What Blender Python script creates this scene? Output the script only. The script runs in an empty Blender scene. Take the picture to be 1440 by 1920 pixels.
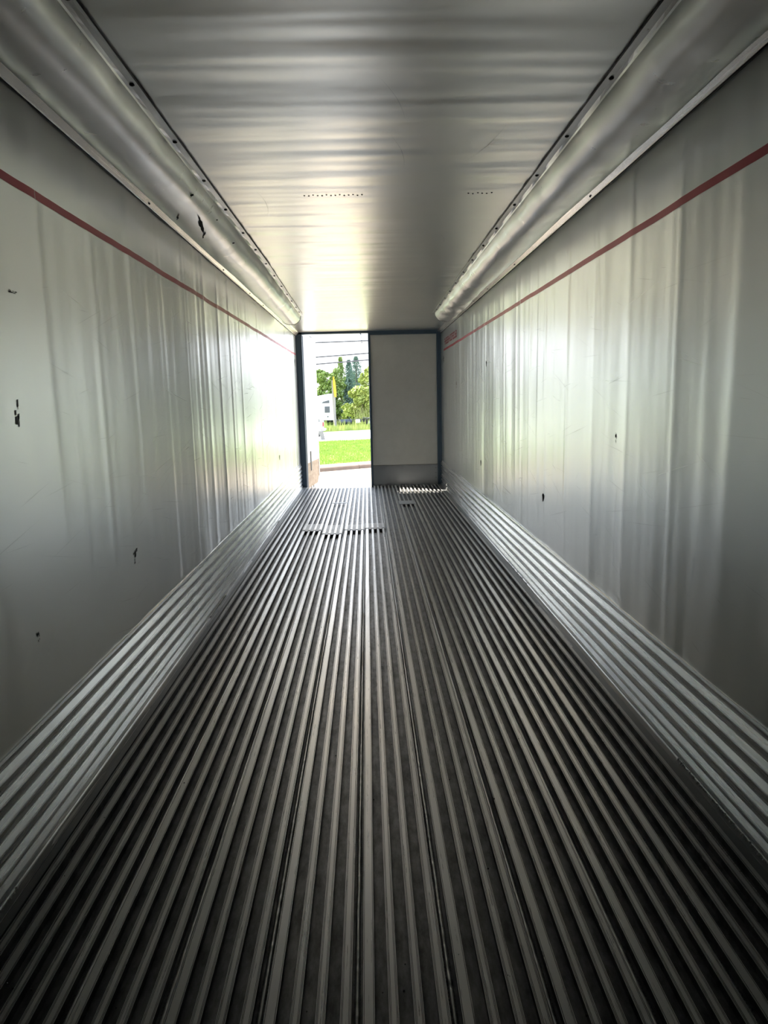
import bpy, bmesh, math, random
from mathutils import Matrix, Vector, noise

C = bpy.context.scene.collection
SC = bpy.context.scene
R = math.radians

# ------------------------------------------------------------------ camera
F_PX = 1330.84
PITCH, YAW, ROLL = R(-9.1447), R(-1.1668), R(-1.2793)
fw = Vector((-math.sin(YAW)*math.cos(PITCH), math.cos(YAW)*math.cos(PITCH), math.sin(PITCH)))
rt = Vector((math.cos(YAW), math.sin(YAW), 0))
up = rt.cross(fw)
rt2 = math.cos(ROLL)*rt + math.sin(ROLL)*up
up2 = -math.sin(ROLL)*rt + math.cos(ROLL)*up
cam_d = bpy.data.cameras.new('camera')
cam = bpy.data.objects.new('camera', cam_d); C.objects.link(cam)
m = Matrix.Identity(4)
for i in range(3):
    m[i][0] = rt2[i]; m[i][1] = up2[i]; m[i][2] = -fw[i]
m[0][3], m[1][3], m[2][3] = -0.0518, 0.0, 1.5516
cam.matrix_world = m
cam_d.sensor_fit = 'VERTICAL'; cam_d.sensor_height = 36.0
cam_d.lens = 36.0*F_PX/1920
cam_d.clip_start = 0.02; cam_d.clip_end = 600
SC.camera = cam

# ------------------------------------------------------------------ sky, sun, exposure
w = bpy.data.worlds.new('world'); SC.world = w; w.use_nodes = True
nt = w.node_tree; nt.nodes.clear()
out = nt.nodes.new('ShaderNodeOutputWorld'); bg = nt.nodes.new('ShaderNodeBackground')
tc = nt.nodes.new('ShaderNodeTexCoord'); sp = nt.nodes.new('ShaderNodeSeparateXYZ')
rp = nt.nodes.new('ShaderNodeValToRGB')
nt.links.new(tc.outputs['Generated'], sp.inputs[0]); nt.links.new(sp.outputs['Z'], rp.inputs[0])
rp.color_ramp.elements[0].position = 0.0; rp.color_ramp.elements[0].color = (0.95, 0.97, 1.0, 1)
rp.color_ramp.elements[1].position = 0.8; rp.color_ramp.elements[1].color = (0.62, 0.76, 1.0, 1)
nt.links.new(rp.outputs[0], bg.inputs[0]); nt.links.new(bg.outputs[0], out.inputs[0])
bg.inputs[1].default_value = 1.6
sun_d = bpy.data.lights.new('sun', 'SUN'); sun = bpy.data.objects.new('sun', sun_d); C.objects.link(sun)
sun_d.energy = 7.0; sun_d.angle = R(0.6); sun_d.color = (1.0, 0.93, 0.82)
sun.rotation_euler = Vector((0.59, -0.40, -1.0)).to_track_quat('-Z', 'Y').to_euler()
# light portal in the doorway: only helps the sky to be sampled through it
pd = bpy.data.lights.new('sky_portal', 'AREA'); pd.shape = 'RECTANGLE'; pd.size = 1.2; pd.size_y = 2.6
po = bpy.data.objects.new('sky_portal', pd); C.objects.link(po); po.location = (-0.6, 12.62, 1.32)
po.rotation_euler = (R(-90), 0, 0); pd.cycles.is_portal = True
vs = SC.view_settings
vs.view_transform = 'Standard'; vs.look = 'None'; vs.gamma = 1.0; vs.use_curve_mapping = False
vs.exposure = 1.25
cy = SC.cycles
cy.max_bounces = 20; cy.diffuse_bounces = 10; cy.glossy_bounces = 18; cy.transmission_bounces = 4
cy.use_denoising = True; cy.sample_clamp_indirect = 12.0; cy.blur_glossy = 0.6

# ------------------------------------------------------------------ helpers
class MB:
    def __init__(s): s.v = []; s.f = []; s.m = []
    def quad(s, a, b, c, d, mi=0):
        n = len(s.v); s.v += [tuple(a), tuple(b), tuple(c), tuple(d)]; s.f.append((n, n+1, n+2, n+3)); s.m.append(mi)
    def tri(s, a, b, c, mi=0):
        n = len(s.v); s.v += [tuple(a), tuple(b), tuple(c)]; s.f.append((n, n+1, n+2)); s.m.append(mi)
    def box(s, x0, x1, y0, y1, z0, z1, mi=0):
        n = len(s.v)
        s.v += [(x, y, z) for z in (z0, z1) for (x, y) in ((x0, y0), (x1, y0), (x1, y1), (x0, y1))]
        for f in ((0, 3, 2, 1), (4, 5, 6, 7), (0, 1, 5, 4), (1, 2, 6, 5), (2, 3, 7, 6), (3, 0, 4, 7)):
            s.f.append(tuple(n+i for i in f)); s.m.append(mi)
    def grid(s, pts, mi=0, closed=False):          # pts[row][col]
        n = len(s.v); h = len(pts); k = len(pts[0])
        for r in pts: s.v += [tuple(p) for p in r]
        for i in range(h-1):
            for j in range(k if closed else k-1):
                j2 = (j+1) % k
                s.f.append((n+i*k+j, n+i*k+j2, n+(i+1)*k+j2, n+(i+1)*k+j)); s.m.append(mi)
    def tube(s, path, rad, seg=8, mi=0, cap=True):
        rings = []
        for i, p in enumerate(path):
            p = Vector(p); a = Vector(path[max(i-1, 0)]); b = Vector(path[min(i+1, len(path)-1)])
            t = (b-a).normalized(); u = t.cross(Vector((0, 0, 1)))
            if u.length < 1e-3: u = Vector((1, 0, 0))
            u.normalize(); q = t.cross(u); rr = rad[i] if isinstance(rad, (list, tuple)) else rad
            rings.append([p+(u*math.cos(2*math.pi*k/seg)+q*math.sin(2*math.pi*k/seg))*rr for k in range(seg)])
        n = len(s.v); s.grid(rings, mi, True)
        if cap:
            s.f.append(tuple(n+k for k in range(seg))); s.m.append(mi)
            e = n+(len(path)-1)*seg; s.f.append(tuple(e+k for k in reversed(range(seg)))); s.m.append(mi)
    def build(s, name, mats, parent=None, smooth=False, bevel=0, **props):
        me = bpy.data.meshes.new(name); me.from_pydata(s.v, [], s.f)
        mats = mats if isinstance(mats, (list, tuple)) else [mats]
        for q in mats: me.materials.append(q)
        me.polygons.foreach_set('material_index', s.m)
        if smooth: me.polygons.foreach_set('use_smooth', [True]*len(s.f))
        me.update()
        if not s.f or bevel or props.pop('fix', False):
            b = bmesh.new(); b.from_mesh(me); bmesh.ops.remove_doubles(b, verts=b.verts, dist=1e-5)
            bmesh.ops.recalc_face_normals(b, faces=b.faces); b.to_mesh(me); b.free()
        o = bpy.data.objects.new(name, me); C.objects.link(o)
        if bevel:
            mo = o.modifiers.new('bevel', 'BEVEL'); mo.width = bevel; mo.segments = 2; mo.limit_method = 'ANGLE'
        if parent: o.parent = parent
        for k, v in props.items(): o[k] = v
        return o

def empty(name, loc=(0, 0, 0), **props):
    o = bpy.data.objects.new(name, None); C.objects.link(o); o.location = loc
    for k, v in props.items(): o[k] = v
    return o

def fbm(x, y, z, o=3):
    return noise.fractal(Vector((x, y, z)), 1.0, 2.0, o)

# ------------------------------------------------------------------ materials
def mat(name, col, rough=0.5, metal=0.0, **kw):
    ma = bpy.data.materials.new(name); ma.use_nodes = True; n = ma.node_tree; b = n.nodes['Principled BSDF']
    b.inputs['Base Color'].default_value = (*col, 1); b.inputs['Roughness'].default_value = rough
    b.inputs['Metallic'].default_value = metal
    for k, v in kw.items(): b.inputs[k].default_value = v
    return ma

def tex_noise(ma, scale_xyz, scale=1.0, detail=4, rough=0.55):
    n = ma.node_tree
    t = n.nodes.new('ShaderNodeTexCoord'); mp = n.nodes.new('ShaderNodeMapping'); nz = n.nodes.new('ShaderNodeTexNoise')
    mp.inputs['Scale'].default_value = scale_xyz; nz.inputs['Scale'].default_value = scale
    nz.inputs['Detail'].default_value = detail; nz.inputs['Roughness'].default_value = rough
    n.links.new(t.outputs['Object'], mp.inputs[0]); n.links.new(mp.outputs[0], nz.inputs[0])
    return nz.outputs['Fac']

def ramp(ma, src, p0, c0, p1, c1):
    n = ma.node_tree; r = n.nodes.new('ShaderNodeValToRGB')
    r.color_ramp.elements[0].position = p0; r.color_ramp.elements[0].color = (*c0, 1)
    r.color_ramp.elements[1].position = p1; r.color_ramp.elements[1].color = (*c1, 1)
    n.links.new(src, r.inputs[0]); return r.outputs[0]

def link_in(ma, src, inp):
    ma.node_tree.links.new(src, ma.node_tree.nodes['Principled BSDF'].inputs[inp])

def bump(ma, srcs, strength=0.2, dist=0.01):
    n = ma.node_tree; prev = None
    for src, st, ds in srcs:
        b = n.nodes.new('ShaderNodeBump'); b.inputs['Strength'].default_value = st; b.inputs['Distance'].default_value = ds
        n.links.new(src, b.inputs['Height'])
        if prev: n.links.new(prev, b.inputs['Normal'])
        prev = b.outputs[0]
    link_in(ma, prev, 'Normal')

def metal_mat(name, c0, c1, r0, r1, stretch=(30, 0.6, 30), bs=0.25, bd=0.001, met=0.75):
    ma = mat(name, c0, r0, met)          # oxidised aluminium: part mirror, part matt
    f = tex_noise(ma, stretch, 1.0, 6, 0.65)
    g = tex_noise(ma, (1.1, 0.7, 0.9), 1.0, 4, 0.6)
    link_in(ma, ramp(ma, g, 0.35, c0, 0.65, c1), 'Base Color')
    link_in(ma, ramp(ma, f, 0.3, (r0,)*3, 0.7, (r1,)*3), 'Roughness')
    if bs: bump(ma, [(f, bs, bd)])
    return ma

M = {}
M['wall'] = metal_mat('wall_aluminium', (0.82, 0.85, 0.84), (0.88, 0.90, 0.88), 0.285, 0.285, (20, 1.2, 20), 0, 0.001, 0.78)
M['ceil'] = metal_mat('ceiling_aluminium', (0.84, 0.84, 0.79), (0.90, 0.89, 0.83), 0.28, 0.28, (16, 1.5, 16), 0, 0.001, 0.78)
for k_ in ('wall', 'ceil'):                 # rolled sheet: reflections smear across the rolling direction
    n_ = M[k_].node_tree; t_ = n_.nodes.new('ShaderNodeTangent'); t_.direction_type = 'RADIAL'; t_.axis = 'Y'
    b_ = n_.nodes['Principled BSDF']; n_.links.new(t_.outputs[0], b_.inputs['Tangent']); b_.inputs['Anisotropic'].default_value = 0.5
M['chute'] = metal_mat('chute_sheet', (0.72, 0.72, 0.70), (0.80, 0.80, 0.78), 0.26, 0.38, (6, 14, 6), 0.25, 0.002)
M['trim'] = metal_mat('trim_aluminium', (0.92, 0.90, 0.85), (0.95, 0.93, 0.88), 0.2, 0.3, (80, 1, 80), 0.2, 0.001)
M['scuff'] = metal_mat('scuff_aluminium', (0.60, 0.63, 0.64), (0.74, 0.74, 0.73), 0.2, 0.34, (60, 0.8, 60), 0.3, 0.001)
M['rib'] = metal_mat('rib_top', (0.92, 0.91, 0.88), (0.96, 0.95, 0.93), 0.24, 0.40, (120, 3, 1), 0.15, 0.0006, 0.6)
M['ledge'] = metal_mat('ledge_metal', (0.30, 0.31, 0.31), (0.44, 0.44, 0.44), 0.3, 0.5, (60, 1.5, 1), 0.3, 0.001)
M['patch'] = metal_mat('patch_plate', (0.42, 0.42, 0.41), (0.55, 0.55, 0.54), 0.45, 0.6, (40, 8, 1), 0.3, 0.001)
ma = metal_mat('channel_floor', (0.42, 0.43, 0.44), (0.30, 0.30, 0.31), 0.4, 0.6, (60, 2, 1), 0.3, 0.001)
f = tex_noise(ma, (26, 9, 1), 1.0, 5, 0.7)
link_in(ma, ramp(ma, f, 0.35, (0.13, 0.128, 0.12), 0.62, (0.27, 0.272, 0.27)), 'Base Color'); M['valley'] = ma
M['weld'] = mat('weld', (0.72, 0.72, 0.70), 0.35, 0.8)
M['hole'] = mat('dark_hole', (0.015, 0.017, 0.02), 0.8)
M['scrape'] = mat('scraped_metal', (0.16, 0.17, 0.17), 0.6, 0.5)
M['faint'] = mat('faint_scratch', (0.55, 0.56, 0.55), 0.35, 0.7)
M['red'] = mat('red_paint', (0.55, 0.03, 0.06), 0.35, 0.35)
M['rubber'] = mat('blue_black_rubber', (0.11, 0.165, 0.23), 0.4)
M['rivet'] = mat('rivet_dark', (0.05, 0.05, 0.05), 0.5, 0.3)
M['bright'] = mat('bright_metal', (0.9, 0.9, 0.88), 0.25, 1.0)
ma = mat('door_panel', (0.72, 0.72, 0.66), 0.45)
f = tex_noise(ma, (3, 3, 3), 1.0, 6, 0.7)
link_in(ma, ramp(ma, f, 0.35, (0.86, 0.86, 0.81), 0.65, (0.92, 0.92, 0.87)), 'Base Color')
f = tex_noise(ma, (90, 90, 90), 1.0, 2); bump(ma, [(f, 0.2, 0.001)]); M['door'] = ma
M['kick'] = metal_mat('kick_plate', (0.68, 0.71, 0.75), (0.74, 0.77, 0.8), 0.28, 0.38, (50, 50, 2), 0.3, 0.001)
ma = mat('door_tan', (0.62, 0.50, 0.38), 0.5)
f = tex_noise(ma, (5, 5, 12), 1.0, 5, 0.7)
link_in(ma, ramp(ma, f, 0.35, (0.26, 0.18, 0.12), 0.65, (0.40, 0.31, 0.23)), 'Base Color'); M['tan'] = ma
ma = mat('concrete', (0.6, 0.55, 0.48), 0.9)
f = tex_noise(ma, (1.5, 1.5, 1.5), 1.0, 8, 0.7)
link_in(ma, ramp(ma, f, 0.3, (0.33, 0.26, 0.19), 0.7, (0.40, 0.32, 0.24)), 'Base Color'); M['concrete'] = ma
ma = mat('road', (0.72, 0.71, 0.68), 0.9); M['road'] = ma
ma = mat('curb_concrete', (0.3, 0.24, 0.19), 0.9)
f = tex_noise(ma, (3, 3, 3), 1.0, 6)
link_in(ma, ramp(ma, f, 0.3, (0.15, 0.11, 0.085), 0.7, (0.20, 0.145, 0.11)), 'Base Color'); M['curb'] = ma
def green(name, a, b, sc=2.0, rough=0.6):
    ma = mat(name, a, rough); f = tex_noise(ma, (sc, sc, sc), 1.0, 5, 0.7)
    link_in(ma, ramp(ma, f, 0.35, a, 0.65, b), 'Base Color'); return ma
M['grass'] = green('lawn_green', (0.20, 0.31, 0.04), (0.35, 0.46, 0.09), 1.5)
M['leaf_a'] = green('leaf_fresh', (0.12, 0.20, 0.045), (0.25, 0.34, 0.08), 1.2)
M['leaf_b'] = green('leaf_yellow', (0.22, 0.30, 0.06), (0.42, 0.46, 0.12), 1.0)
M['leaf_c'] = green('leaf_blue', (0.07, 0.14, 0.11), (0.16, 0.24, 0.19), 1.5)
M['straw'] = green('weed_straw', (0.22, 0.26, 0.05), (0.42, 0.42, 0.18), 3)
M['bark'] = mat('bark', (0.08, 0.06, 0.045), 0.9)
M['white'] = mat('white_paint', (0.62, 0.64, 0.66), 0.25)
M['glass'] = mat('dark_glass', (0.06, 0.07, 0.08), 0.15)
M['black'] = mat('black_frame', (0.02, 0.024, 0.03), 0.6)
M['tyre'] = mat('tyre', (0.03, 0.03, 0.03), 0.8)
M['taillight'] = mat('red_lens', (0.35, 0.02, 0.03), 0.3)
M['pole'] = mat('pole_grey', (0.22, 0.21, 0.19), 0.7)
M['yellow'] = mat('yellow_sleeve', (0.55, 0.30, 0.01), 0.5)
M['wire'] = mat('wire_grey', (0.05, 0.05, 0.055), 0.6)

# ------------------------------------------------------------------ trailer shell
HW, Y0, Y1, HC = 1.24, -3.0, 12.42, 2.68

random.seed(5)
studs = {}
for side in (-1, 1):
    L = []; y = Y0+0.2+0.1*side
    while y < Y1:
        L.append((y+random.uniform(-0.05, 0.05), random.uniform(0.4, 1.0), random.uniform(0.018, 0.04))); y += random.choice((0.27, 0.52, 0.55))
    studs[side] = L

def wall_d(side, y, z):
    d = 0.0
    for (sy, a, sg) in studs[side]:
        yy = y - sy - 0.012*fbm(sy*3, z*0.8, side*7)
        if abs(yy) < 0.2: d += a*0.0026*math.exp(-(yy/sg)**2)
    fade = min(1, max(0, (z-0.45)/0.5))*0.75+0.25
    d = d*fade
    d += 0.0052*fbm(y*1.7, z*0.35, side*3.1+5, 3) + 0.0016*fbm(y*7.5, z*0.6, side*9.7, 2)
    return d

def inner_wall(side, name):
    b = MB(); rows = []
    ny = 700; nz = 26
    for i in range(ny+1):
        y = Y0+(Y1-Y0)*i/ny
        rows.append([(side*(HW-0.002-wall_d(side, y, z)), y, z) for z in [0.40+(HC-0.40)*j/nz for j in range(nz+1)]])
    if side > 0: rows = [r[::-1] for r in rows]
    b.grid(rows)
    o = b.build(name, M['wall'], smooth=True, kind='structure')
    s = MB(); s.box(min(side*(HW+0.012), side*(HW+0.09)), max(side*(HW+0.012), side*(HW+0.09)), Y0-0.1, Y1+0.12, -0.15, HC+0.1)
    s.build('outer_panel', M['white'], o)
    return o
wl = inner_wall(-1, 'wall_left'); wr = inner_wall(1, 'wall_right')

def strip_on_wall(side, y0, y1, z0, z1, wall, name, m_, n=160, off=0.0008, **pr):
    b = MB(); rows = []
    for i in range(n+1):
        y = y0+(y1-y0)*i/n
        wob = 0.003*fbm(y*2, 0, side)
        rows.append([(side*(HW-0.002-wall_d(side, y, z)-off), y, z) for z in (z0+wob, (z0+z1)/2+wob, z1+wob)])
    if side > 0: rows = [r[::-1] for r in rows]
    b.grid(rows); return b.build(name, m_, wall, smooth=True, **pr)
strip_on_wall(-1, Y0+0.1, 12.3, 2.290, 2.321, wl, 'stripe', M['red'], 300, label='red painted height line')
strip_on_wall(1, Y0+0.1, 11.95, 2.290, 2.322, wr, 'stripe', M['red'], 300, label='red painted height line')
# faded red lettering, unreadable: broken strokes
b = MB(); random.seed(3)
yy = 10.25
while yy < 11.75:
    wdt = random.uniform(0.03, 0.05)
    for (za, zb) in ((0.0, 0.02), (0.045, 0.06), (0.085, 0.10)):
        if random.random() < 0.75: b.box(HW-0.0065, HW-0.0055, yy, yy+wdt*2, 2.375+za, 2.375+zb)
    b.box(HW-0.0065, HW-0.0055, yy, yy+0.022, 2.375, 2.475)
    yy += wdt*2+0.03
b.build('lettering', M['red'], wr, kind='stuff', label='faded red lettering above the line')

def wall_mark(side, y, z, w_, h_, wall, name='slot', m_=None, ragged=False):
    b = MB(); x = side*(HW-0.0035-wall_d(side, y, z)); t = side*0.0015
    if ragged:
        for k in range(9):
            dy = random.uniform(-w_, w_)*0.5; dz = random.uniform(-h_, h_)*0.5
            r1, r2 = random.uniform(0.1, 0.3)*w_, random.uniform(0.08, 0.2)*h_
            b.quad((x, y+dy-r1, z+dz-r2), (x, y+dy+r1*0.6, z+dz-r2*0.7), (x, y+dy+r1, z+dz+r2), (x, y+dy-r1*0.7, z+dz+r2*0.8))
    else:
        pts = [(x, y+w_*0.5*math.cos(a)*(1.0 if math.sin(a) > 0 else 0.45), z+h_*0.5*math.sin(a)) for a in [k*math.pi/6 for k in range(12)]]
        n = len(b.v); b.v += pts; b.v += [(px-t, py, pz) for (px, py, pz) in pts]
        b.f.append(tuple(range(12))); b.m.append(0); b.f.append(tuple(range(23, 11, -1))); b.m.append(0)
        for k in range(12):
            b.f.append((k, (k+1) % 12, 12+(k+1) % 12, 12+k)); b.m.append(0)
    return b.build(name, m_ or M['hole'], wall)
random.seed(11)
wall_mark(-1, 3.517, 0.792, 0.05, 0.06, wl, 'dent', M['scrape'], True)
wall_mark(-1, 2.452, 1.518, 0.022, 0.085, wl, 'dent', M['scrape'], True)
wall_mark(-1, 2.504, 1.929, 0.05, 0.012, wl, 'dent', M['scrape'], True)
wall_mark(-1, 2.441, 0.741, 0.02, 0.03, wl, 'dent', M['scrape'], True)
wall_mark(-1, 9.521, 0.792, 0.05, 0.07, wl); wall_mark(-1, 12.10, 2.164, 0.10, 0.12, wl)
wall_mark(1, 3.681, 1.319, 0.016, 0.045, wr, 'dent', M['scrape'], True)
wall_mark(1, 5.19, 0.794, 0.05, 0.06, wr); wall_mark(1, 8.105, 0.788, 0.05, 0.065, wr)
wall_mark(1, 7.743, 1.887, 0.05, 0.06, wr); wall_mark(1, 11.99, 2.165, 0.10, 0.10, wr, 'dent', M['scrape'], True)
wall_mark(1, 10.318, 1.738, 0.05, 0.13, wr, 'dent', M['tan'], True)
# scratches: thin bright and dark score lines cut in the wall faces
for side, wall in ((-1, wl), (1, wr)):
    b = MB(); d = MB(); rnd = random.Random(20+side)
    for k in range(290):
        y = rnd.uniform(1.9, 11.5); z = rnd.uniform(0.5, 2.1); L = rnd.uniform(0.05, 0.5); sl = rnd.uniform(-0.25, 0.35)
        if rnd.random() < 0.12: sl = rnd.uniform(-4, 4); L *= 0.25
        th = rnd.uniform(0.0003, 0.0010)*min(1.8, y/4); tgt = b if rnd.random() < 0.3 else d
        n = 5; prev = None
        for i in range(n+1):
            yy = y+L*i/n; zz = z+sl*L*i/n
            x = side*(HW-0.0028-wall_d(side, yy, zz)); cur = ((x, yy, zz-th*(1-abs(2*i/n-1)*0.9)), (x, yy, zz+th*(1-abs(2*i/n-1)*0.9)))
            if prev: tgt.quad(prev[0], cur[0], cur[1], prev[1])
            prev = cur
    b.build('scratch', M['bright'], wall, kind='stuff'); d.build('scuff_mark', M['faint'], wall, kind='stuff')

# ceiling
b = MB(); rows = []
def ceil_d(x, y):
    e = 0.45+0.55*min(1, max(0, fbm(x*0.9, y*0.7, 2)+0.6))
    return e*(0.0062*fbm(x*0.45, y*3.4, 11, 3)+0.0020*fbm(x*0.8, y*9.0, 4, 2))
ny, nx = 900, 24
for i in range(ny+1):
    y = Y0+(Y1-Y0)*i/ny
    rows.append([(x, y, HC+ceil_d(x, y)) for x in [-HW+2*HW*j/nx for j in range(nx+1)]])
b.grid([r[::-1] for r in rows])
ce = b.build('ceiling', M['ceil'], smooth=True, kind='structure')
s = MB(); s.box(-HW-0.09, HW+0.09, Y0-0.1, Y1+0.12, HC+0.03, HC+0.1); s.build('roof_panel', M['white'], ce)
# stitched rivet rows in the ceiling sheet
def rivet_row(x0, x1, y, n, r=0.006):
    for k in range(n):
        b = MB(); x = x0+(x1-x0)*k/(n-1); zc = HC+ceil_d(x, y)
        b.tube([(x, y+0.01*math.sin(k*2.2), zc+0.001), (x, y+0.01*math.sin(k*2.2), zc-0.003)], [r, r*0.6], 6)
        b.build('rivet', M['rivet'], ce)
rivet_row(-0.373, -0.05, 4.22, 14); rivet_row(0.55, 0.68, 4.22, 6)
b = MB(); rnd = random.Random(77)
for k in range(14):
    x = rnd.uniform(-0.75, 0.8); y = rnd.uniform(2.4, 11); L = rnd.uniform(0.1, 0.9); sl = rnd.uniform(-0.3, 0.3); th = rnd.uniform(0.0006, 0.0014)
    prev = None
    for i in range(9):
        t = i/8; yy = y+L*t; xx = x+sl*L*t+0.05*math.sin(t*3)*L; zz = HC+ceil_d(xx, yy)-0.0012
        h = th*(1-abs(2*t-1)*0.9); cur = ((xx-h, yy, zz), (xx+h, yy, zz))
        if prev: b.quad(prev[0], prev[1], cur[1], cur[0])
        prev = cur
b.build('scratch', M['faint'], ce, kind='stuff')

# front wall behind the camera, unseen; made white to bounce light back inside
b = MB(); b.box(-HW-0.09, HW+0.09, Y0-0.1, Y0+0.01, -0.1, HC+0.1); b.build('wall_front', mat('white_bounce_liner', (0.8, 0.8, 0.78), 0.6), kind='structure')

# ------------------------------------------------------------------ floor: extruded planks, each with four ribs
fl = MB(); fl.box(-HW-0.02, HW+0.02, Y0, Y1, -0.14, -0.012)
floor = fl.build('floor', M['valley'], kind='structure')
RH = 0.030; PITCH_P = 0.2475
def plank_profile(xs, xe, clip0, clip1):
    """list of (x, z, material of the segment that starts here)"""
    P = [(xs+0.001, 0.0, 1)]
    for c, hw_ in ((0.031, 0.0150), (0.094, 0.0125), (0.157, 0.0125), (0.220, 0.0138)):
        c += xs
        if c-hw_ < clip0 or c+hw_ > clip1: continue
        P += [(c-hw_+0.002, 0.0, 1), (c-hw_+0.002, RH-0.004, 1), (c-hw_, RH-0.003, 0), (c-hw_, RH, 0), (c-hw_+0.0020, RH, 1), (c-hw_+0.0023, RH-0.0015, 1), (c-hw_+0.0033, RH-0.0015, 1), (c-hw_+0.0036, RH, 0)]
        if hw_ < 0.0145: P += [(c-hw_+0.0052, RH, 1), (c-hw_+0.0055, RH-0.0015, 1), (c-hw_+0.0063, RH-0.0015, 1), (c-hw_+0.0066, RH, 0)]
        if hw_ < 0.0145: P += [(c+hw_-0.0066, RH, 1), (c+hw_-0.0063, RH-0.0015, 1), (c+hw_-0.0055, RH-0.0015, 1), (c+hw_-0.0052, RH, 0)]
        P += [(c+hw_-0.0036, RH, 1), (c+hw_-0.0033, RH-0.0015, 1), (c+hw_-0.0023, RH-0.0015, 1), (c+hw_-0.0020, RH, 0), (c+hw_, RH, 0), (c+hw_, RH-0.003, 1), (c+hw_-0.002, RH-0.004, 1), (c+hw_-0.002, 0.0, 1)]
    P.append((xe-0.001, 0.0, 1))
    return P
rndp = random.Random(8)
YF = Y1-0.02
for k in range(-5, 6):
    xs = -0.117+PITCH_P*k; xe = xs+PITCH_P
    a, c = max(xs, -1.235), min(xe, 1.235)
    if c-a < 0.05: continue
    P = plank_profile(xs, xe, -1.215, 1.215)
    P = [(min(max(x, a), c), z, mi) for x, z, mi in P]
    b = MB(); ys = [Y0+(YF-Y0)*i/40 for i in range(41)]
    n = len(P)
    for y in ys:
        for (x, z, mi) in P:
            b.v.append((x+0.0012*fbm(y*0.8, k, 3), y, z+0.0006*fbm(y*1.5, x*9, 1)*(z > 0.01)))
    for i in range(40):
        for j in range(n-1):
            b.f.append((i*n+j, i*n+j+1, (i+1)*n+j+1, (i+1)*n+j)); b.m.append(P[j][2])
    # thickness and end faces below
    e = len(b.v)
    for y in (ys[0], ys[-1]): b.v += [(a+0.001, y, -0.01), (c-0.001, y, -0.01)]
    base = 40*n
    b.f.append((e+2, e+3) + tuple(base+j for j in range(n-1, -1, -1))); b.m.append(1)
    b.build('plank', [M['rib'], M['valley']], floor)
    # weld bead along the joint with the next plank
    if k < 5 and abs(xe) < 1.2:
        wb = MB(); rings = []; y = 1.0; seg = 5
        while y < YF-0.1:
            r = 0.0048+0.0026*abs(math.sin(y*260))+0.0015*fbm(y*30, k, 0) if y < 5 else 0.0055
            xx = xe+0.0012*fbm(y*6, k, 8)
            rings.append([(xx+r*1.3*math.cos(math.pi*t/(seg-1)), y, -0.001+r*math.sin(math.pi*t/(seg-1))) for t in range(seg)])
            y += 0.006 if y < 5 else 0.3
        wb.grid([q[::-1] for q in rings]); wb.build('weld_bead', M['weld'], floor, smooth=True)

def patch(x0, xe, y0, y1, teeth_y, comb, dark=False):
    b = MB(); t = 0.0045; z0 = RH+0.0004
    b.box(x0+0.004, xe-0.004, y0, y1, z0, z0+t)
    for c in ((0.031, 0.015), (0.094, 0.0125), (0.157, 0.0125), (0.220, 0.0138)) if comb else ():
        cx = x0+c[0]
        b.box(cx+c[1]*0.9, cx+0.063-c[1]*0.9 if c[0] < 0.2 else xe-0.005, y0-teeth_y, y0, z0, z0+t)
    o = b.build('patch_plate', M['patch'] if not dark else M['kick'], floor, bevel=0.001)
    if not dark:
        b = MB()
        for c in ((0.031, 0.013), (0.094, 0.011), (0.157, 0.011), (0.220, 0.012)):
            b.box(x0+c[0]-c[1], x0+c[0]+c[1], y0+0.002, y1-0.002, z0+t-0.0005, z0+t+0.0012)
        b.build('rib_trace', M['rib'], o, kind='stuff')
    return o
for k, (ya, yb) in ((-3, (8.22, 8.62)), (-2, (7.98, 8.52)), (-1, (8.20, 8.52)), (0, (8.26, 8.58))):
    xs = -0.117+PITCH_P*k; patch(xs, xs+PITCH_P, ya, yb, 0.07, True)
patch(0.378, 0.378+PITCH_P, 10.10, 10.44, 0, False, True)
patch(-0.612, -0.612+PITCH_P, 10.38, 10.42, 0.05, True)
# sill bar under the doors
# loose crumbs and weld spatter
b = MB(); rnd = random.Random(4)
for k in range(150):
    x = rnd.uniform(-1.15, 1.15); y = 1.3+rnd.random()**1.6*7; r = rnd.uniform(0.001, 0.0028); z = 0.0 if rnd.random() < .5 else RH
    b.tube([(x, y, z-0.001), (x+r*.4, y, z+r*0.8), (x, y, z+r*1.5)], [r, r*1.1, r*0.2], 5)
b.build('grit', M['rivet'], floor, kind='stuff')
b = MB()
for k in range(70):
    x = rnd.uniform(-1.15, 1.15); y = 1.3+rnd.random()**1.6*6; r = rnd.uniform(0.0008, 0.002); z = RH
    b.tube([(x, y, z-0.001), (x+r*.4, y, z+r*0.8), (x, y, z+r*1.5)], [r, r*1.1, r*0.2], 5)
b.build('metal_spatter', M['bright'], floor, kind='stuff')

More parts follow.
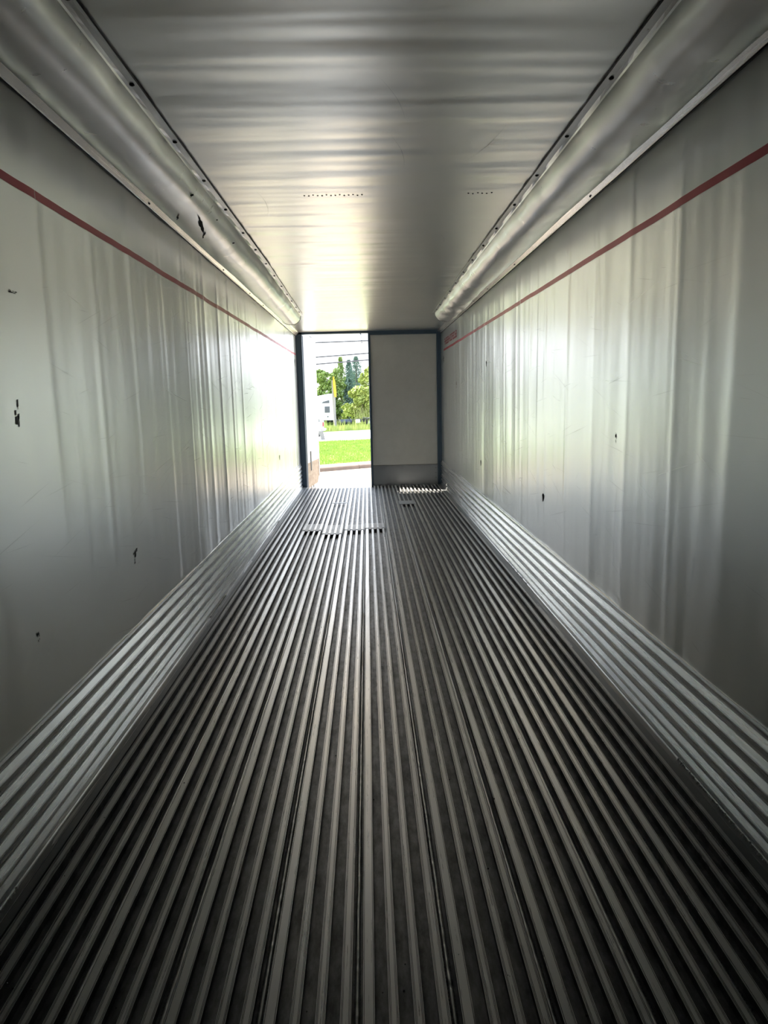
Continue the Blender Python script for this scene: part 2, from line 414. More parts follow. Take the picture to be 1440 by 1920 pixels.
# ------------------------------------------------------------------ scuff plates along both walls
def scuff(side, name):
    P = [(HW-0.001, 0.449), (HW-0.010, 0.447), (HW-0.013, 0.438), (HW-0.012, 0.425)]
    for zc in (0.400, 0.330, 0.257, 0.185, 0.113):
        P += [(HW-0.010, zc+0.026), (HW-0.012, zc+0.017), (HW-0.024, zc-0.004), (HW-0.026, zc-0.009), (HW-0.024, zc-0.013), (HW-0.010, zc-0.016)]
    P += [(HW-0.011, 0.075), (HW-0.022, 0.055), (HW-0.026, 0.036), (HW-0.029, 0.0325), (HW-0.030, 0.0305)]
    b = MB(); rows = []; n = 200
    for i in range(n+1):
        y = Y0+(Y1-0.03-Y0)*i/n
        rows.append([(side*(x-0.0014*fbm(y*1.3, z*6, side*4)-0.0009*fbm(y*5, z*3, 7)), y, z) for x, z in P])
    if side < 0: rows = [r[::-1] for r in rows]
    b.grid(rows)
    o = b.build(name, M['scuff'], kind='structure')
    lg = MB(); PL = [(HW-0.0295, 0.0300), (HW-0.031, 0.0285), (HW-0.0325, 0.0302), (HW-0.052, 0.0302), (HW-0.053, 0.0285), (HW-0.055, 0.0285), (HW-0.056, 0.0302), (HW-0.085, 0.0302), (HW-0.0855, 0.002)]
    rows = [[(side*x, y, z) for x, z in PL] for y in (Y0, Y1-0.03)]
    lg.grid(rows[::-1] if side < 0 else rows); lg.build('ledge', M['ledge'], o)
    # weld blobs where the plate meets the floor planks
    wb = MB(); rr = random.Random(side+9)
    spans = ((2.05, 2.75, 46), (5.6, 6.4, 20)) if side > 0 else ((4.9, 5.5, 44), (8.6, 9.0, 14), (1.8, 2.1, 12))
    for (ya, yb, q) in spans:
        for k in range(q):
            y = ya+(yb-ya)*k/q; r = rr.uniform(0.003, 0.0075); x = side*(HW-0.031+rr.uniform(-0.003, 0.003))
            wb.tube([(x, y, RH-0.004), (x+rr.uniform(-.002, .002), y+.001, RH+r*0.3), (x, y+0.001, RH+r)], [r, r*0.95, r*0.3], 6)
    wb.build('weld_spatter', M['weld'], o, smooth=True, kind='stuff')
    return o
scuff(-1, 'baseboard_left'); scuff(1, 'baseboard_right')

# ------------------------------------------------------------------ angled trim between wall and ceiling
def corner_trim(side, name):
    P = [(HW-0.004, 2.620), (HW-0.010, 2.6235), (HW-0.013, 2.628), (HW-0.052, 2.662), (HW-0.055, 2.662), (HW-0.060, 2.670), (HW-0.061, 2.679)]
    b = MB(); rows = []; n = 120
    for i in range(n+1):
        y = Y0+(Y1-0.01-Y0)*i/n; q = 0.0012*fbm(y*1.8, side, 3)
        rows.append([(side*(x+q), y, z+q) for x, z in P])
    if side < 0: rows = [r[::-1] for r in rows]
    b.grid(rows); o = b.build(name, M['trim'], kind='structure', smooth=False)
    g_ = MB(); g_.box(min(side*(HW-0.009), side*(HW-0.001)), max(side*(HW-0.009), side*(HW-0.001)), Y0, Y1-0.02, 2.6155, 2.6215); g_.build('dark_gap', M['rivet'], o)  # dark strip standing in for the shaded gap below the trim
    for k, y in enumerate((4.15, 6.2, 7.55, 8.5)):
        s = MB(); s.tube([(side*(HW-0.02), y, 2.634), (side*(HW-0.024), y, 2.630)], [0.006, 0.004], 8); s.build('screw', M['scrape'], o)
    return o
corner_trim(-1, 'trim_1'); corner_trim(1, 'trim_2')

# ------------------------------------------------------------------ air chutes hung in both top corners
RIV = [0.5, 1.08, 1.65, 2.2, 2.753, 3.328, 3.885, 4.452, 5.05, 5.6, 6.16, 6.745, 7.36, 7.92, 8.45, 9.03, 9.5]
def chute(side):
    YE = 9.86
    lab = ('grey air chute sagging under the ceiling edge above the left wall, torn in one place' if side < 0 else
           'grey air chute sagging under the ceiling edge above the right wall, crumpled towards the doors')
    o = empty('air_chute', (side*1.04, Y0+0.1, HC), label=lab, category='air duct', group='air chutes in the ceiling corners')
    off = Vector((-side*1.04, -Y0-0.1, -HC))
    b = MB(); rows = []; n = 520; K = 22
    for i in range(n+1):
        y = Y0+0.1+(YE-Y0-0.1)*i/n
        t = max(0.0, (y-6.2)/(YE-6.2))
        nar = 0.035*t if side < 0 else 0.02*t
        dr = min(abs(y-r) for r in RIV); sc = 1-math.exp(-(dr/0.16)**2)
        xin = 0.885+nar
        zin = HC-0.012
        xo = HW-0.063; zo = HC-0.016
        row = []
        for k in range(K+1):
            u = k/K; a = math.pi*u
            x = xin+(xo-xin)*(0.5-0.5*math.cos(a)*(1.0)) ; z = zin+(zo-zin)*u
            sag = (0.122 if side < 0 else 0.115)*(math.sin(a)**(0.8 if u < 0.5 else 1.0) if 0 < u < 1 else 0)
            sag *= 1+0.10*fbm(y*0.5, side*5, 2)
            ed = math.exp(-(u/0.13)**2); x -= 0.006*sc*ed; z -= 0.008*sc*ed
            wr_ = math.sin(a)
            rumple = 0.005*fbm(y*0.6, u*3, side*11, 2)+0.0016*fbm(y*6, u*4, side*3, 2)*(1 if side > 0 else 0.6)
            if side > 0: rumple += 0.03*max(0, t)*fbm(y*3.2, u*3.0, 17, 3)+0.004*fbm(y*1.4, u*4.0, 5, 3)
            pl = 0.010*(1-sc)*math.exp(-(u/0.16)**2)*math.sin(u*60)        # gathers at each rivet
            z -= sag + wr_*rumple*1.3 + pl*0.3
            x += wr_*rumple*0.6
            row.append(Vector((side*x, y, z))+off)
        rows.append(row)
    if side < 0: rows = [r[::-1] for r in rows]
    b.grid([r[::-1] for r in rows])
    b.build('sheet', M['chute'], o, smooth=True)
    # stiff rim curl at the open end
    end = rows[-1]
    b = MB(); b.tube([Vector(p)+Vector((0, 0.004, 0)) for p in end], 0.006, 6); b.build('rim', M['bright'], o, smooth=True)
    # flat riveted flange on the ceiling
    b = MB(); ra = []
    for i in range(261):
        y = Y0+0.1+(YE-Y0-0.1)*i/260; t = max(0.0, (y-6.2)/(YE-6.2)); nar = (0.045 if side < 0 else 0.03)*t
        dr = min(abs(y-r) for r in RIV); sc = 1-math.exp(-(dr/0.16)**2)
        row = [(side*(0.838+nar), y, HC-0.0075), (side*(0.838+nar), y, HC-0.0105), (side*(0.848+nar), y, HC-0.011), (side*(0.850+nar), y, HC-0.0085), (side*(0.866+nar), y, HC-0.009-0.0015*sc+0.001*fbm(y*22, 1, side)), (side*(0.880+nar-0.006*sc), y, HC-0.011-0.008*sc), (side*(0.8845+nar-0.006*sc), y, HC-0.0165-0.008*sc), (side*(0.8885+nar-0.006*sc), y, HC-0.012-0.008*sc)]
        ra.append([Vector(p)+off for p in row])
    if side > 0: ra = [r[::-1] for r in ra]
    b.grid([r[::-1] for r in ra]); b.build('flange', M['chute'], o)
    b = MB(); b.box(side*0.838-0.0015, side*0.838+0.0015, Y0+0.1, YE-3.6, HC-0.0095, HC-0.002)
    for q in range(len(b.v)): b.v[q] = tuple(Vector(b.v[q])+off)
    b.build('shadow_gap', M['rivet'], o)
    for y in RIV:
        t = max(0.0, (y-6.2)/(YE-6.2)); nar = (0.045 if side < 0 else 0.03)*t
        b = MB(); c = Vector((side*(0.858+nar), y, HC-0.004))+off
        b.tube([c, c+Vector((0, 0, -0.008)), c+Vector((0, 0, -0.011))], [0.010, 0.0095, 0.004], 10)
        b.build('rivet', M['rivet'], o, smooth=False)
    def on_sheet(y, u):
        i = min(n, max(0, int(round((y-Y0-0.1)/(YE-Y0-0.1)*n)))); r = rows[i]
        k = u*K if side > 0 else (1-u)*K
        k0 = min(K-1, int(k)); p = Vector(r[k0]).lerp(Vector(r[k0+1]), k-k0); return p
    if side < 0:      # torn patch and small punctures
        rr = random.Random(2)
        b = MB()
        for (yc, uc, ln, wd) in ((4.30, 0.38, 0.34, 0.045), (4.52, 0.46, 0.16, 0.025), (4.08, 0.55, 0.16, 0.018)):
            up_, dn = [], []
            for q in range(13):
                t = q/12; y = yc-ln/2+ln*t; h = wd*math.sin(math.pi*t)**0.7*(0.5+rr.random())*0.5
                du = 0.12*(t-0.5)
                a1 = on_sheet(y, uc+du+h); a2 = on_sheet(y, uc+du-h)
                dz = Vector((0.0022, 0, -0.0035))
                up_.append(a1+dz); dn.append(a2+dz)
            b.grid([up_, dn])
        b.build('tear', M['hole'], o)
        for (y, u, r) in ((3.826, 0.20, 0.011), (4.95, 0.2, 0.009), (4.40, 0.16, 0.005)):
            b = MB(); c = on_sheet(y, u)+Vector((0.002, 0, -0.003)); b.tube([c+Vector((0, 0, .003)), c+Vector((0.001, 0, -.001))], [r, r*0.8], 7); b.build('puncture', M['hole'], o)
    return o
chute(-1); chute(1)

# ------------------------------------------------------------------ rear frame and doors
fr = MB()
fr.box(-HW-0.09, -1.135, Y1+0.0, Y1+0.13, -0.15, HC+0.1)
left_j = fr.build('trim_3', M['rubber'], kind='structure')
fr = MB(); fr.box(1.205, HW+0.09, Y1+0.0, Y1+0.13, -0.15, HC+0.1); fr.build('trim_4', M['rubber'], kind='structure')
fr = MB(); fr.box(-HW-0.09, HW+0.09, Y1-0.0, Y1+0.13, 2.645, HC+0.1); fr.build('trim_5', M['rubber'], kind='structure')
fr = MB(); fr.box(-HW-0.09, HW+0.09, Y1-0.02, Y1+0.13, -0.2, -0.014); fr.build('trim_6', M['scuff'], kind='structure')
# right door, closed
d1 = empty('door_1', (1.2, Y1+0.05, 0.0), kind='structure')
O1 = Vector((-1.2, -Y1-0.05, 0))
def dpart(mb, name, m_, par, off, **k):
    mb.v = [tuple(Vector(p)+off) for p in mb.v]; return mb.build(name, m_, par, **k)
b = MB(); b.box(0.030, 1.165, Y1+0.03, Y1+0.12, 0.35, 2.615); dpart(b, 'panel', M['door'], d1, O1, bevel=0.004)
b = MB(); b.box(0.030, 1.165, Y1+0.024, Y1+0.12, -0.014, 0.372); kp = dpart(b, 'kick_plate', M['kick'], d1, O1, bevel=0.003)
for k in range(12):
    b = MB(); x = 0.07+k*0.096
    b.tube([(x, Y1+0.026, 0.355), (x, Y1+0.019, 0.355)], [0.006, 0.004], 8); dpart(b, 'rivet', M['bright'], kp, O1)
for k in range(4):
    b = MB(); b.tube([(1.135, Y1+0.026, 0.06+k*0.085), (1.135, Y1+0.019, 0.06+k*0.085)], [0.006, 0.004], 8); dpart(b, 'rivet', M['rivet'], kp, O1)
b = MB(); b.box(0.030, 1.165, Y1+0.022, Y1+0.03, 0.372, 0.384); dpart(b, 'panel_edge', M['bright'], d1, O1)
for nm, bx in (('gasket', (-0.008, 0.030, -0.014, 2.645)), ('gasket', (1.165, 1.205, -0.014, 2.645))):
    b = MB(); b.box(bx[0], bx[1], Y1+0.0, Y1+0.12, bx[2], bx[3]); dpart(b, nm, M['rubber'], d1, O1, bevel=0.006)
b = MB(); b.box(0.030, 1.165, Y1+0.005, Y1+0.12, 2.615, 2.645); dpart(b, 'gasket', M['rubber'], d1, O1, bevel=0.006)
# left door, swung open outwards
d2 = empty('door_2', (-1.125, Y1+0.11, 0.0), kind='structure')
W2 = 1.17
b = MB(); b.box(0.035, W2-0.03, 0.03, 0.10, 0.42, 2.62); pn = b.build('panel', M['door'], d2, bevel=0.004)
b = MB()
pts = [(0.035, -0.02), (W2-0.16, -0.02), (W2-0.03, 0.10), (W2-0.03, 0.42), (0.035, 0.42)]
n = len(pts); b.v = [(x, 0.026, z) for x, z in pts]+[(x, 0.10, z) for x, z in pts]
b.f = [tuple(range(n)), tuple(range(2*n-1, n-1, -1))]+[(i, (i+1) % n, n+(i+1) % n, n+i)[::-1] for i in range(n)]; b.m = [0]*len(b.f)
b.build('kick_plate', M['tan'], d2, fix=True)
b = MB(); b.box(-0.005, 0.035, 0.0, 0.10, -0.03, 2.63); b.build('gasket', M['rubber'], d2, bevel=0.006)
b = MB(); b.box(W2-0.03, W2, 0.01, 0.10, 0.10, 2.63); b.build('gasket', M['door'], d2, bevel=0.005)
b = MB(); b.box(0.035, W2, 0.01, 0.10, 2.62, 2.66); b.build('gasket', M['door'], d2, bevel=0.005)
b = MB(); b.box(0.40, 0.47, 0.018, 0.0255, 0.27, 0.62); b.build('slot', M['scrape'], d2)
b = MB(); b.box(0.41, 0.46, 0.0265, 0.030, 0.43, 0.62); b.build('slot', M['hole'], d2)
b = MB(); b.box(0.0, W2, 0.10, 0.115, -0.03, 2.66); b.build('outer_panel', M['white'], d2)
for x in (0.62, 0.82):
    b = MB(); b.tube([(x, 0.07, 0.0), (x, 0.07, -0.10), (x+0.03, 0.05, -0.13), (x+0.06, 0.05, -0.11)], 0.012, 6); b.build('cam_lock', M['scrape'], d2)
for z in (0.35, 1.3, 2.3):
    b = MB(); b.box(-0.03, 0.12, 0.10, 0.13, z-0.05, z+0.05); b.build('hinge', M['scrape'], d2)
b = MB(); b.box(W2-0.25, W2-0.12, 0.05, 0.09, 2.66, 2.70); b.build('latch_keeper', M['scrape'], d2)
d2.rotation_euler = (0, 0, R(83))
# short pull cord hanging from the header
b = MB(); b.tube([(-0.135, Y1+0.06, 2.646), (-0.125, Y1+0.06, 2.62), (-0.115, Y1+0.06, 2.56), (-0.115, Y1+0.06, 2.50)], [0.012, 0.006, 0.005, 0.005], 6)
b.tube([(-0.115, Y1+0.06, 2.50), (-0.115, Y1+0.06, 2.485)], 0.010, 6)
b.build('pull_cord', M['rubber'], label='short dark cord hanging from the header above the open doorway', category='cord')

# ------------------------------------------------------------------ outside ground
GZ = -1.25
def slab(name, x0, x1, ya, yb, z0, z1, m_, tilt=0.0, **k):
    """quad slab whose long edges run with x and drift by tilt in y"""
    b = MB(); b.box(x0, x1, 0, 1, z0, z1)
    b.v = [(x, (ya if y == 0 else yb)+tilt*x, z) for x, y, z in b.v]
    return b.build(name, m_, **k)
T = 0.45
slab('ground', -120, 120, -60, 28.75, GZ-0.3, GZ, M['concrete'], 0.0, kind='structure')
g = bpy.data.objects['ground']
# the yard's far edge follows the oblique curb
for v in g.data.vertices:
    if v.co.y > 20: v.co.y = 28.8+T*v.co.x*0.5 if abs(v.co.x) < 100 else 28.8
g.data.vertices[0].co.y = g.data.vertices[0].co.y
def yc(x): return 28.8+0.6*max(-14, min(14, x))
def band(name, fa, fb, z, m_, th=0.3, **k):
    xs = [-120, -14, 14, 120] if True else []
    b = MB(); top = [[(x, fa(x), z) for x in xs], [(x, fb(x), z) for x in xs]]
    bot = [[(x, fa(x), z-th) for x in xs], [(x, fb(x), z-th) for x in xs]]
    b.grid(top); b.grid([bot[1], bot[0]]); b.grid([bot[0], top[0]]); b.grid([top[1], bot[1]])
    return b.build(name, m_, **k)
bpy.data.objects.remove(g)
band('ground', lambda x: -60, lambda x: yc(x)+0.02, GZ, M['concrete'], kind='structure')
lawn = band('lawn', lambda x: yc(x)+1.2, lambda x: 48.4+0.35*max(-14, min(14, x)), GZ+0.02, M['grass'], kind='structure')
band('road', lambda x: 48.38+0.35*max(-14, min(14, x)), lambda x: 63.6+0.6*max(-14, min(14, x)), GZ, M['road'], kind='structure')
band('verge', lambda x: 63.5+0.6*max(-14, min(14, x)), lambda x: 160, GZ+0.03, M['leaf_a'], kind='structure')
curb = empty('curb', (0, 28.8, GZ), kind='structure')
x = -13.9; k = 0
proto = None
while x < 13.5:
    L = 2.6
    ang = math.atan(0.6)
    if proto is None:
        b = MB(); P = [(0.0, 0.0), (0.02, 0.12), (0.06, 0.15), (1.16, 0.16), (1.22, 0.0)]
        b.grid([[(0, y, z) for y, z in P], [(L*1.166-0.03, y, z) for y, z in P]][::-1])
        for xx, o_ in ((0, 1), (L*1.166-0.03, -1)):
            n = len(b.v); b.v += [(xx, y, z) for y, z in P]; b.f.append(tuple(range(n, n+5))[::o_]); b.m.append(0)
        proto = b.build('curb_stone', M['curb'], curb); c = proto
    else:
        c = proto.copy(); C.objects.link(c); c.parent = curb
    c.location = (x+0.5, yc(x+0.5)-28.8, 0); c.rotation_euler = (0, 0, ang); x += L; k += 1

# lawn grass
b = MB(); rnd = random.Random(1)
for k in range(52000):
    x = rnd.uniform(-7, 4); t = rnd.random(); ya = yc(x)+1.2; yb = 48.3+0.35*x; y = ya+(yb-ya)*t
    h = rnd.uniform(0.05, 0.13); a = rnd.uniform(0, 6.28); wd = rnd.uniform(0.012, 0.03); l = rnd.uniform(0, 0.06)
    dx, dy = math.cos(a)*wd, math.sin(a)*wd
    b.tri((x-dx, y-dy, GZ+0.01), (x+dx, y+dy, GZ+0.01), (x+l*math.sin(a), y+l*math.cos(a), GZ+0.02+h))
b.build('grass', M['grass'], kind='stuff', label='bright green mown lawn grass between the curb and the road', category='grass')
b = MB()
for k in range(9000):
    x = rnd.uniform(-9, 6); y = 63.8+0.6*x+rnd.random()**1.5*4.0; h = rnd.uniform(0.15, 0.55)*(1+1.2*(rnd.random() < 0.06)); a = rnd.uniform(0, 6.28); wd = rnd.uniform(0.02, 0.05)
    if -6 < x < -3.0 and False: continue
    l = rnd.uniform(-0.25, 0.25)*h*1.5
    b.tri((x-wd, y, GZ+0.02), (x+wd, y, GZ+0.02), (x+l, y, GZ+h))
b.build('weeds', [M['leaf_b']], kind='stuff', label='tall yellow-green weeds along the far edge of the road', category='weeds')
b = MB()
for k in range(70):
    x = rnd.uniform(-1.2, 0.6); y = 69+rnd.random()*2; h = rnd.uniform(1.2, 2.3); l = rnd.uniform(-0.4, 0.2)*h*0.7
    b.tri((x-0.03, y, GZ+0.02), (x+0.03, y, GZ+0.02), (x+l, y, GZ+h))
b.build('reeds', M['straw'], kind='stuff', label='pale straw reeds standing behind the truck chassis', category='reeds')

# ------------------------------------------------------------------ trees beyond the road
def leaf_blob(b, c, r, n, size, rnd):
    for k in range(n):
        while True:
            p = Vector((rnd.uniform(-1, 1), rnd.uniform(-1, 1), rnd.uniform(-1, 1)))
            if 0.35 < p.length < 1: break
        p = Vector((p.x*r[0], p.y*r[1], p.z*r[2]))+c
        s = size*rnd.uniform(0.6, 1.4)
        a = Vector((rnd.gauss(0, 1), rnd.gauss(0, 1), rnd.gauss(0, 1))).normalized(); d = a.orthogonal().normalized(); e = a.cross(d)
        b.quad(p-d*s, p-e*s*0.6, p+d*s, p+e*s*0.6)
def broad_tree(x, y, H, Wd, m_, label, seed, name='leafy_tree', cat='tree', group=None, n=5200, size=0.13, base=0.0):
    rnd = random.Random(seed)
    pr = dict(label=label, category=cat)
    if group: pr['group'] = group
    o = empty(name, (x, y, GZ), **pr)
    b = MB(); b.tube([(0, 0, 0), (0.05, 0, H*0.3), (0, 0.03, H*0.62)], [0.16, 0.12, 0.05], 7)
    for k in range(4):
        a = k*1.6; b.tube([(0, 0, H*0.25), (math.cos(a)*Wd*0.3, math.sin(a)*Wd*0.3, H*0.55)], [0.07, 0.03], 5)
    b.build('trunk', M['bark'], o)
    b = MB(); nb = 26
    for k in range(nb):
        hz = base+(1-base)*((k+0.5)/nb); env = math.sin(math.pi*min(0.97, 0.18+0.74*hz))**0.6
        a = rnd.uniform(0, 6.28); rr_ = rnd.uniform(0.1, 0.75)*Wd*0.5*env
        r = rnd.uniform(0.22, 0.34)*Wd*0.5*1.3*(0.6+0.4*env)
        leaf_blob(b, Vector((math.cos(a)*rr_, math.sin(a)*rr_*0.7, H*hz*0.93)), (r, r*0.8, r*0.75), n//nb, size, rnd)
    b.build('foliage', m_, o, kind='stuff'); return o
def conifer(x, y, H, Wd, m_, label, seed, name='conifer'):
    rnd = random.Random(seed); o = empty(name, (x, y, GZ), label=label, category='tree')
    b = MB(); b.tube([(0, 0, 0), (0, 0, H)], [0.14, 0.02], 6); b.build('trunk', M['bark'], o)
    b = MB()
    for k in range(46):
        t = (k+0.5)/46; z = H*(0.1+0.9*t); L = Wd*0.5*(1-t)**0.8+0.12
        for q in range(7):
            a = q*0.9+k*0.55+rnd.uniform(-.2, .2); l = L*rnd.uniform(0.7, 1.1)
            for s in range(14):
                u = rnd.random(); p = Vector((math.cos(a)*l*u, math.sin(a)*l*u, z+0.25*l*u*(1-u)-0.1*u+rnd.uniform(-.05, .05)))
                d = Vector((math.cos(a+rnd.uniform(-.9, .9)), math.sin(a+rnd.uniform(-.9, .9)), rnd.uniform(-.2, .5)))*rnd.uniform(0.08, 0.18); e = Vector((0, 0, 0.045))
                b.quad(p-e, p+d*0.5-e, p+d, p+d*0.4+e)
    b.build('foliage', m_, o, kind='stuff'); return o
broad_tree(-4.7, 76, 6.1, 3.2, M['leaf_a'], 'fresh green leafy tree above the white truck cab beside the open door', 1)
broad_tree(-3.3, 78, 6.3, 2.6, M['leaf_a'], 'fresh green leafy tree just left of the yellow-sleeved pole top', 2)
conifer(-3.0, 84, 7.6, 2.0, M['leaf_a'], 'slim spiky green conifer poking up highest behind the pole', 3)
conifer(-1.15, 80, 7.4, 4.6, M['leaf_c'], 'broad blue-green conifer with dusty tips in the middle of the gap', 4)
broad_tree(-2.1, 79, 5.2, 2.4, M['leaf_c'], 'dark blue-green tree filling the shade right of the pole', 5)
broad_tree(0.25, 77, 6.4, 3.0, M['leaf_b'], 'tall yellow-green tree against the closed door edge', 6)
broad_tree(-0.6, 71.5, 3.9, 3.9, M['leaf_b'], 'rounded yellow-green bush standing in front of the blue-green conifer', 7, 'leafy_bush', 'bush', n=11000)
broad_tree(-2.25, 73.5, 2.4, 1.2, M['leaf_b'], 'low yellow-green bush at the foot of the dark tree by the pole', 8, 'leafy_bush', 'bush', n=1800)
broad_tree(0.6, 72, 3.0, 2.4, M['leaf_a'], 'mid green bush low down beside the closed door edge', 9, 'leafy_bush', 'bush', n=3500)
broad_tree(-1.7, 88, 6.0, 4.4, M['leaf_a'], 'green tree filling the skyline between the two conifers', 12, n=7000)
broad_tree(-5.9, 77, 6.0, 3.4, M['leaf_a'], 'green tree top showing at the very edge of the open door', 13)
conifer(-2.05, 85, 7.3, 2.5, M['leaf_c'], 'narrow grey-green conifer just left of the broad blue-green one', 14)
broad_tree(-1.1, 76, 3.6, 2.6, M['leaf_c'], 'shaded blue-green shrub low in the gap behind the rounded bush', 15, 'leafy_bush', 'bush', n=6000)
src = broad_tree(-8.2, 78, 6.5, 4.6, M['leaf_a'], 'leafy tree in the row behind the road', 10, group='trees further along the road')
for (x, y, s) in ((-13, 80, 1.1), (-18, 78, 1.0), (-24, 81, 1.2), (-31, 79, 1.1), (4.2, 78, 1.0), (9, 80, 1.15), (14, 78, 1.0), (20, 81, 1.2), (27, 80, 1.1), (35, 80, 1.2), (-40, 80, 1.2)):
    r = src.copy(); C.objects.link(r); r.location = (x, y, GZ); r.scale = (s*1.35, s, s); r.rotation_euler = (0, 0, x)
    for ch in src.children:
        c = ch.copy(); C.objects.link(c); c.parent = r

# ------------------------------------------------------------------ pole and wires
p = empty('utility_pole', (-2.95, 64.5, GZ), label='weathered grey pole with a yellow sleeve standing at the road edge', category='pole')
b = MB(); b.tube([(0, 0, 0), (-0.06, 0, 2.4), (-0.13, 0, 4.45)], [0.14, 0.125, 0.10], 10); b.build('shaft', M['pole'], p, smooth=True)
b = MB(); b.tube([(0.10, -0.11, 2.95), (0.07, -0.11, 3.4), (0.02, -0.11, 4.2), (-0.03, -0.11, 4.75)], [0.10, 0.13, 0.12, 0.05], 8); b.build('sleeve', M['yellow'], p, smooth=True)
for za, zb, y, lab in ((6.02, 6.22, 60, 'topmost thin wire crossing the white sky'), (4.88, 5.20, 60, 'middle wire crossing the white sky'), (4.33, 4.66, 60, 'lowest wire, just touching the treetops')):
    b = MB(); sl = (zb-za)/4.05; pts = []
    for i in range(41):
        x = -40+80*i/40; pts.append((x, y+0.4*x, za+sl*(x+4.0)+0.00035*(x+2)**2))
    b.tube(pts, 0.06, 5); b.build('overhead_wire', M['wire'], label=lab, category='wire', group='overhead wires')

# ------------------------------------------------------------------ white semi tractor on the verge (faces left)
def wheel(par, x, y, r, w_, rim=M['white']):
    o = MB(); seg = 24
    prof = [(r*0.55, -w_/2), (r*0.92, -w_/2), (r, -w_*0.35), (r, w_*0.35), (r*0.92, w_/2), (r*0.55, w_/2)]
    o.grid([[(x+pr*math.cos(2*math.pi*k/seg), y+q, r+pr*math.sin(2*math.pi*k/seg)) for k in range(seg)] for pr, q in prof], closed=True)
    t = o.build('wheel', M['tyre'], par, smooth=True)
    o = MB(); pr2 = [(0.001, -w_*0.30), (r*0.18, -w_*0.34), (r*0.22, -w_*0.2), (r*0.5, -w_*0.22), (r*0.56, -w_*0.48), (r*0.56, w_/2)]
    o.grid([[(x+pr*math.cos(2*math.pi*k/seg), y+q, r+pr*math.sin(2*math.pi*k/seg)) for k in range(seg)] for pr, q in pr2], closed=True)
    o.build('rim', rim, t, smooth=True)
tk = empty('truck', (0, 66.5, GZ), label='white sleeper-cab truck tractor parked behind the road, its bare frame running right', category='truck')
def prism(P, y0, y1):
    b = MB(); n = len(P); b.v = [(x, y0, z) for x, z in P]+[(x, y1, z) for x, z in P]
    b.f = [tuple(range(n)), tuple(range(2*n-1, n-1, -1))]+[(i, (i+1) % n, n+(i+1) % n, n+i) for i in range(n)]; b.m = [0]*len(b.f); return b
prism([(-5.6, 0.85), (-3.05, 0.85), (-3.05, 3.28), (-3.6, 3.27), (-4.7, 3.08), (-5.2, 2.5), (-5.6, 2.0)], 0, 2.3).build('sleeper_cab', M['white'], tk, fix=True)
prism([(-7.4, 0.8), (-5.6, 0.8), (-5.6, 1.9), (-6.0, 1.85), (-7.3, 1.55)], 0.2, 2.1).build('hood', M['white'], tk, fix=True)
prism([(-4.25, 2.42), (-3.52, 2.42), (-3.52, 2.70), (-4.1, 2.56)], -0.02, 0.0).build('side_vent', M['glass'], tk, fix=True)
b = MB(); b.box(-3.98, -3.50, -0.02, 0.0, 1.55, 2.12); wn = b.build('sleeper_window', M['glass'], tk, bevel=0.04)
b = MB(); b.box(-5.4, -4.6, -0.015, 0.0, 1.5, 2.15); b.build('door_window', M['glass'], tk, bevel=0.04)
b = MB(); b.box(-4.62, -4.5, -0.22, -0.05, 1.75, 2.15); b.box(-4.66, -4.4, -0.12, 0.0, 1.92, 1.95); b.build('mirror', M['black'], tk)
b = MB(); b.box(-3.75, -3.66, -0.03, 0.0, 1.13, 1.24); b.build('side_lamp', M['black'], tk)
for y_ in (0.1, 2.1):
    b = MB(); b.box(-4.2, -3.0, y_, y_+0.1, 0.80, 0.85); b.build('cab_step', M['black'], tk)
b = MB(); b.box(-7.2, 2.9, 0.7, 0.82, 0.62, 0.88); b.box(-7.2, 2.9, 1.5, 1.62, 0.62, 0.88)
for xx in (-2.5, -1.0, 0.4, 1.8): b.box(xx, xx+0.15, 0.8, 1.5, 0.64, 0.85)
b.build('chassis_frame', M['black'], tk)
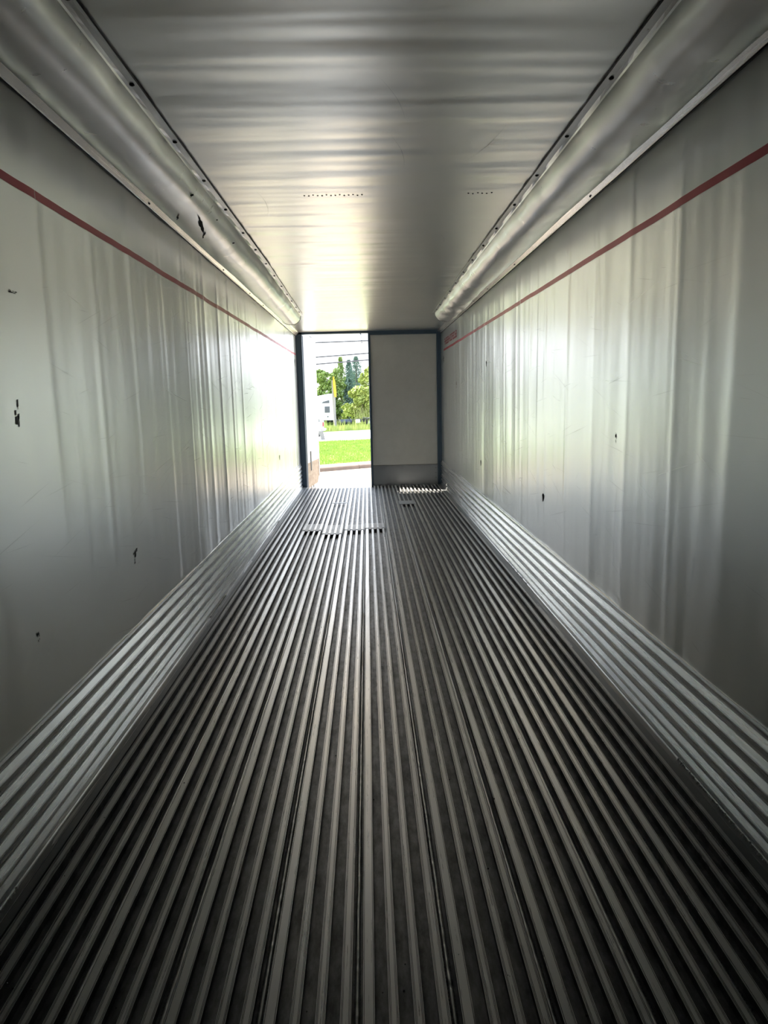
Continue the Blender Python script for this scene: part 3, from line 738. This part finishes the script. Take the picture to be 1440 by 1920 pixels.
b = MB(); b.tube([(-2.7, 0.35, 0.62), (-1.5, 0.35, 0.62)], 0.27, 16); b.build('fuel_tank', mat('tank', (0.05, 0.06, 0.09), 0.3, 0.6), tk, smooth=True)
b = MB(); b.box(-1.15, -0.72, 0.2, 0.7, 0.5, 0.86); b.build('battery_box', M['white'], tk, bevel=0.05)
prism([(-0.5, 0.95), (0.2, 0.90), (0.2, 0.95), (-0.5, 1.0)], 0.5, 1.8).build('fifth_wheel', M['black'], tk, fix=True)
for x in (-6.6, 0.25, 1.6):
    wheel(tk, x, 0.35, 0.5, 0.3); wheel(tk, x, 2.0, 0.5, 0.3)
b = MB(); arc = [[(0.25+(0.60)*math.cos(a), y, 0.42+0.60*math.sin(a)) for a in [math.pi*k/12 for k in range(13)]] for y in (0.15, 0.6)]
b.grid(arc); b.build('fender', M['white'], tk, smooth=True)

# ------------------------------------------------------------------ white van on the road, mostly behind the open door
vn = empty('van', (0, 49.6, GZ), label='white van on the road, only its rear corner showing beside the open door', category='van')
prism([(-8.3, 0.62), (-3.24, 0.62), (-3.17, 0.75), (-3.17, 1.2), (-3.30, 2.25), (-3.5, 2.4), (-6.6, 2.4), (-7.3, 1.6), (-8.3, 1.4)], 0, 1.9).build('body', M['white'], vn, fix=True)
b = MB(); b.tube([(-3.43, -0.01, 1.32), (-3.43, -0.03, 1.32)], 0.085, 12); r_ = b.build('fuel_cap', M['black'], vn)
b = MB(); b.tube([(-3.43, -0.03, 1.32), (-3.43, -0.04, 1.32)], 0.045, 12); b.build('cap_centre', M['white'], r_)
b = MB(); b.box(-3.17, -3.09, 0.05, 0.25, 0.92, 1.22); b.build('tail_light', M['taillight'], vn, bevel=0.02)
b = MB(); b.box(-3.30, -3.02, 0.0, 1.9, 0.62, 0.74); b.build('bumper', M['white'], vn, bevel=0.03)
prism([(-3.50, 0.62), (-3.14, 0.62), (-3.02, 0.02), (-3.28, 0.02)], 0.02, 0.06).build('mud_flap', M['pole'], vn, fix=True)
for x in (-3.78, -7.2):
    wheel(vn, x, 0.18, 0.33, 0.22); wheel(vn, x, 1.7, 0.33, 0.22)
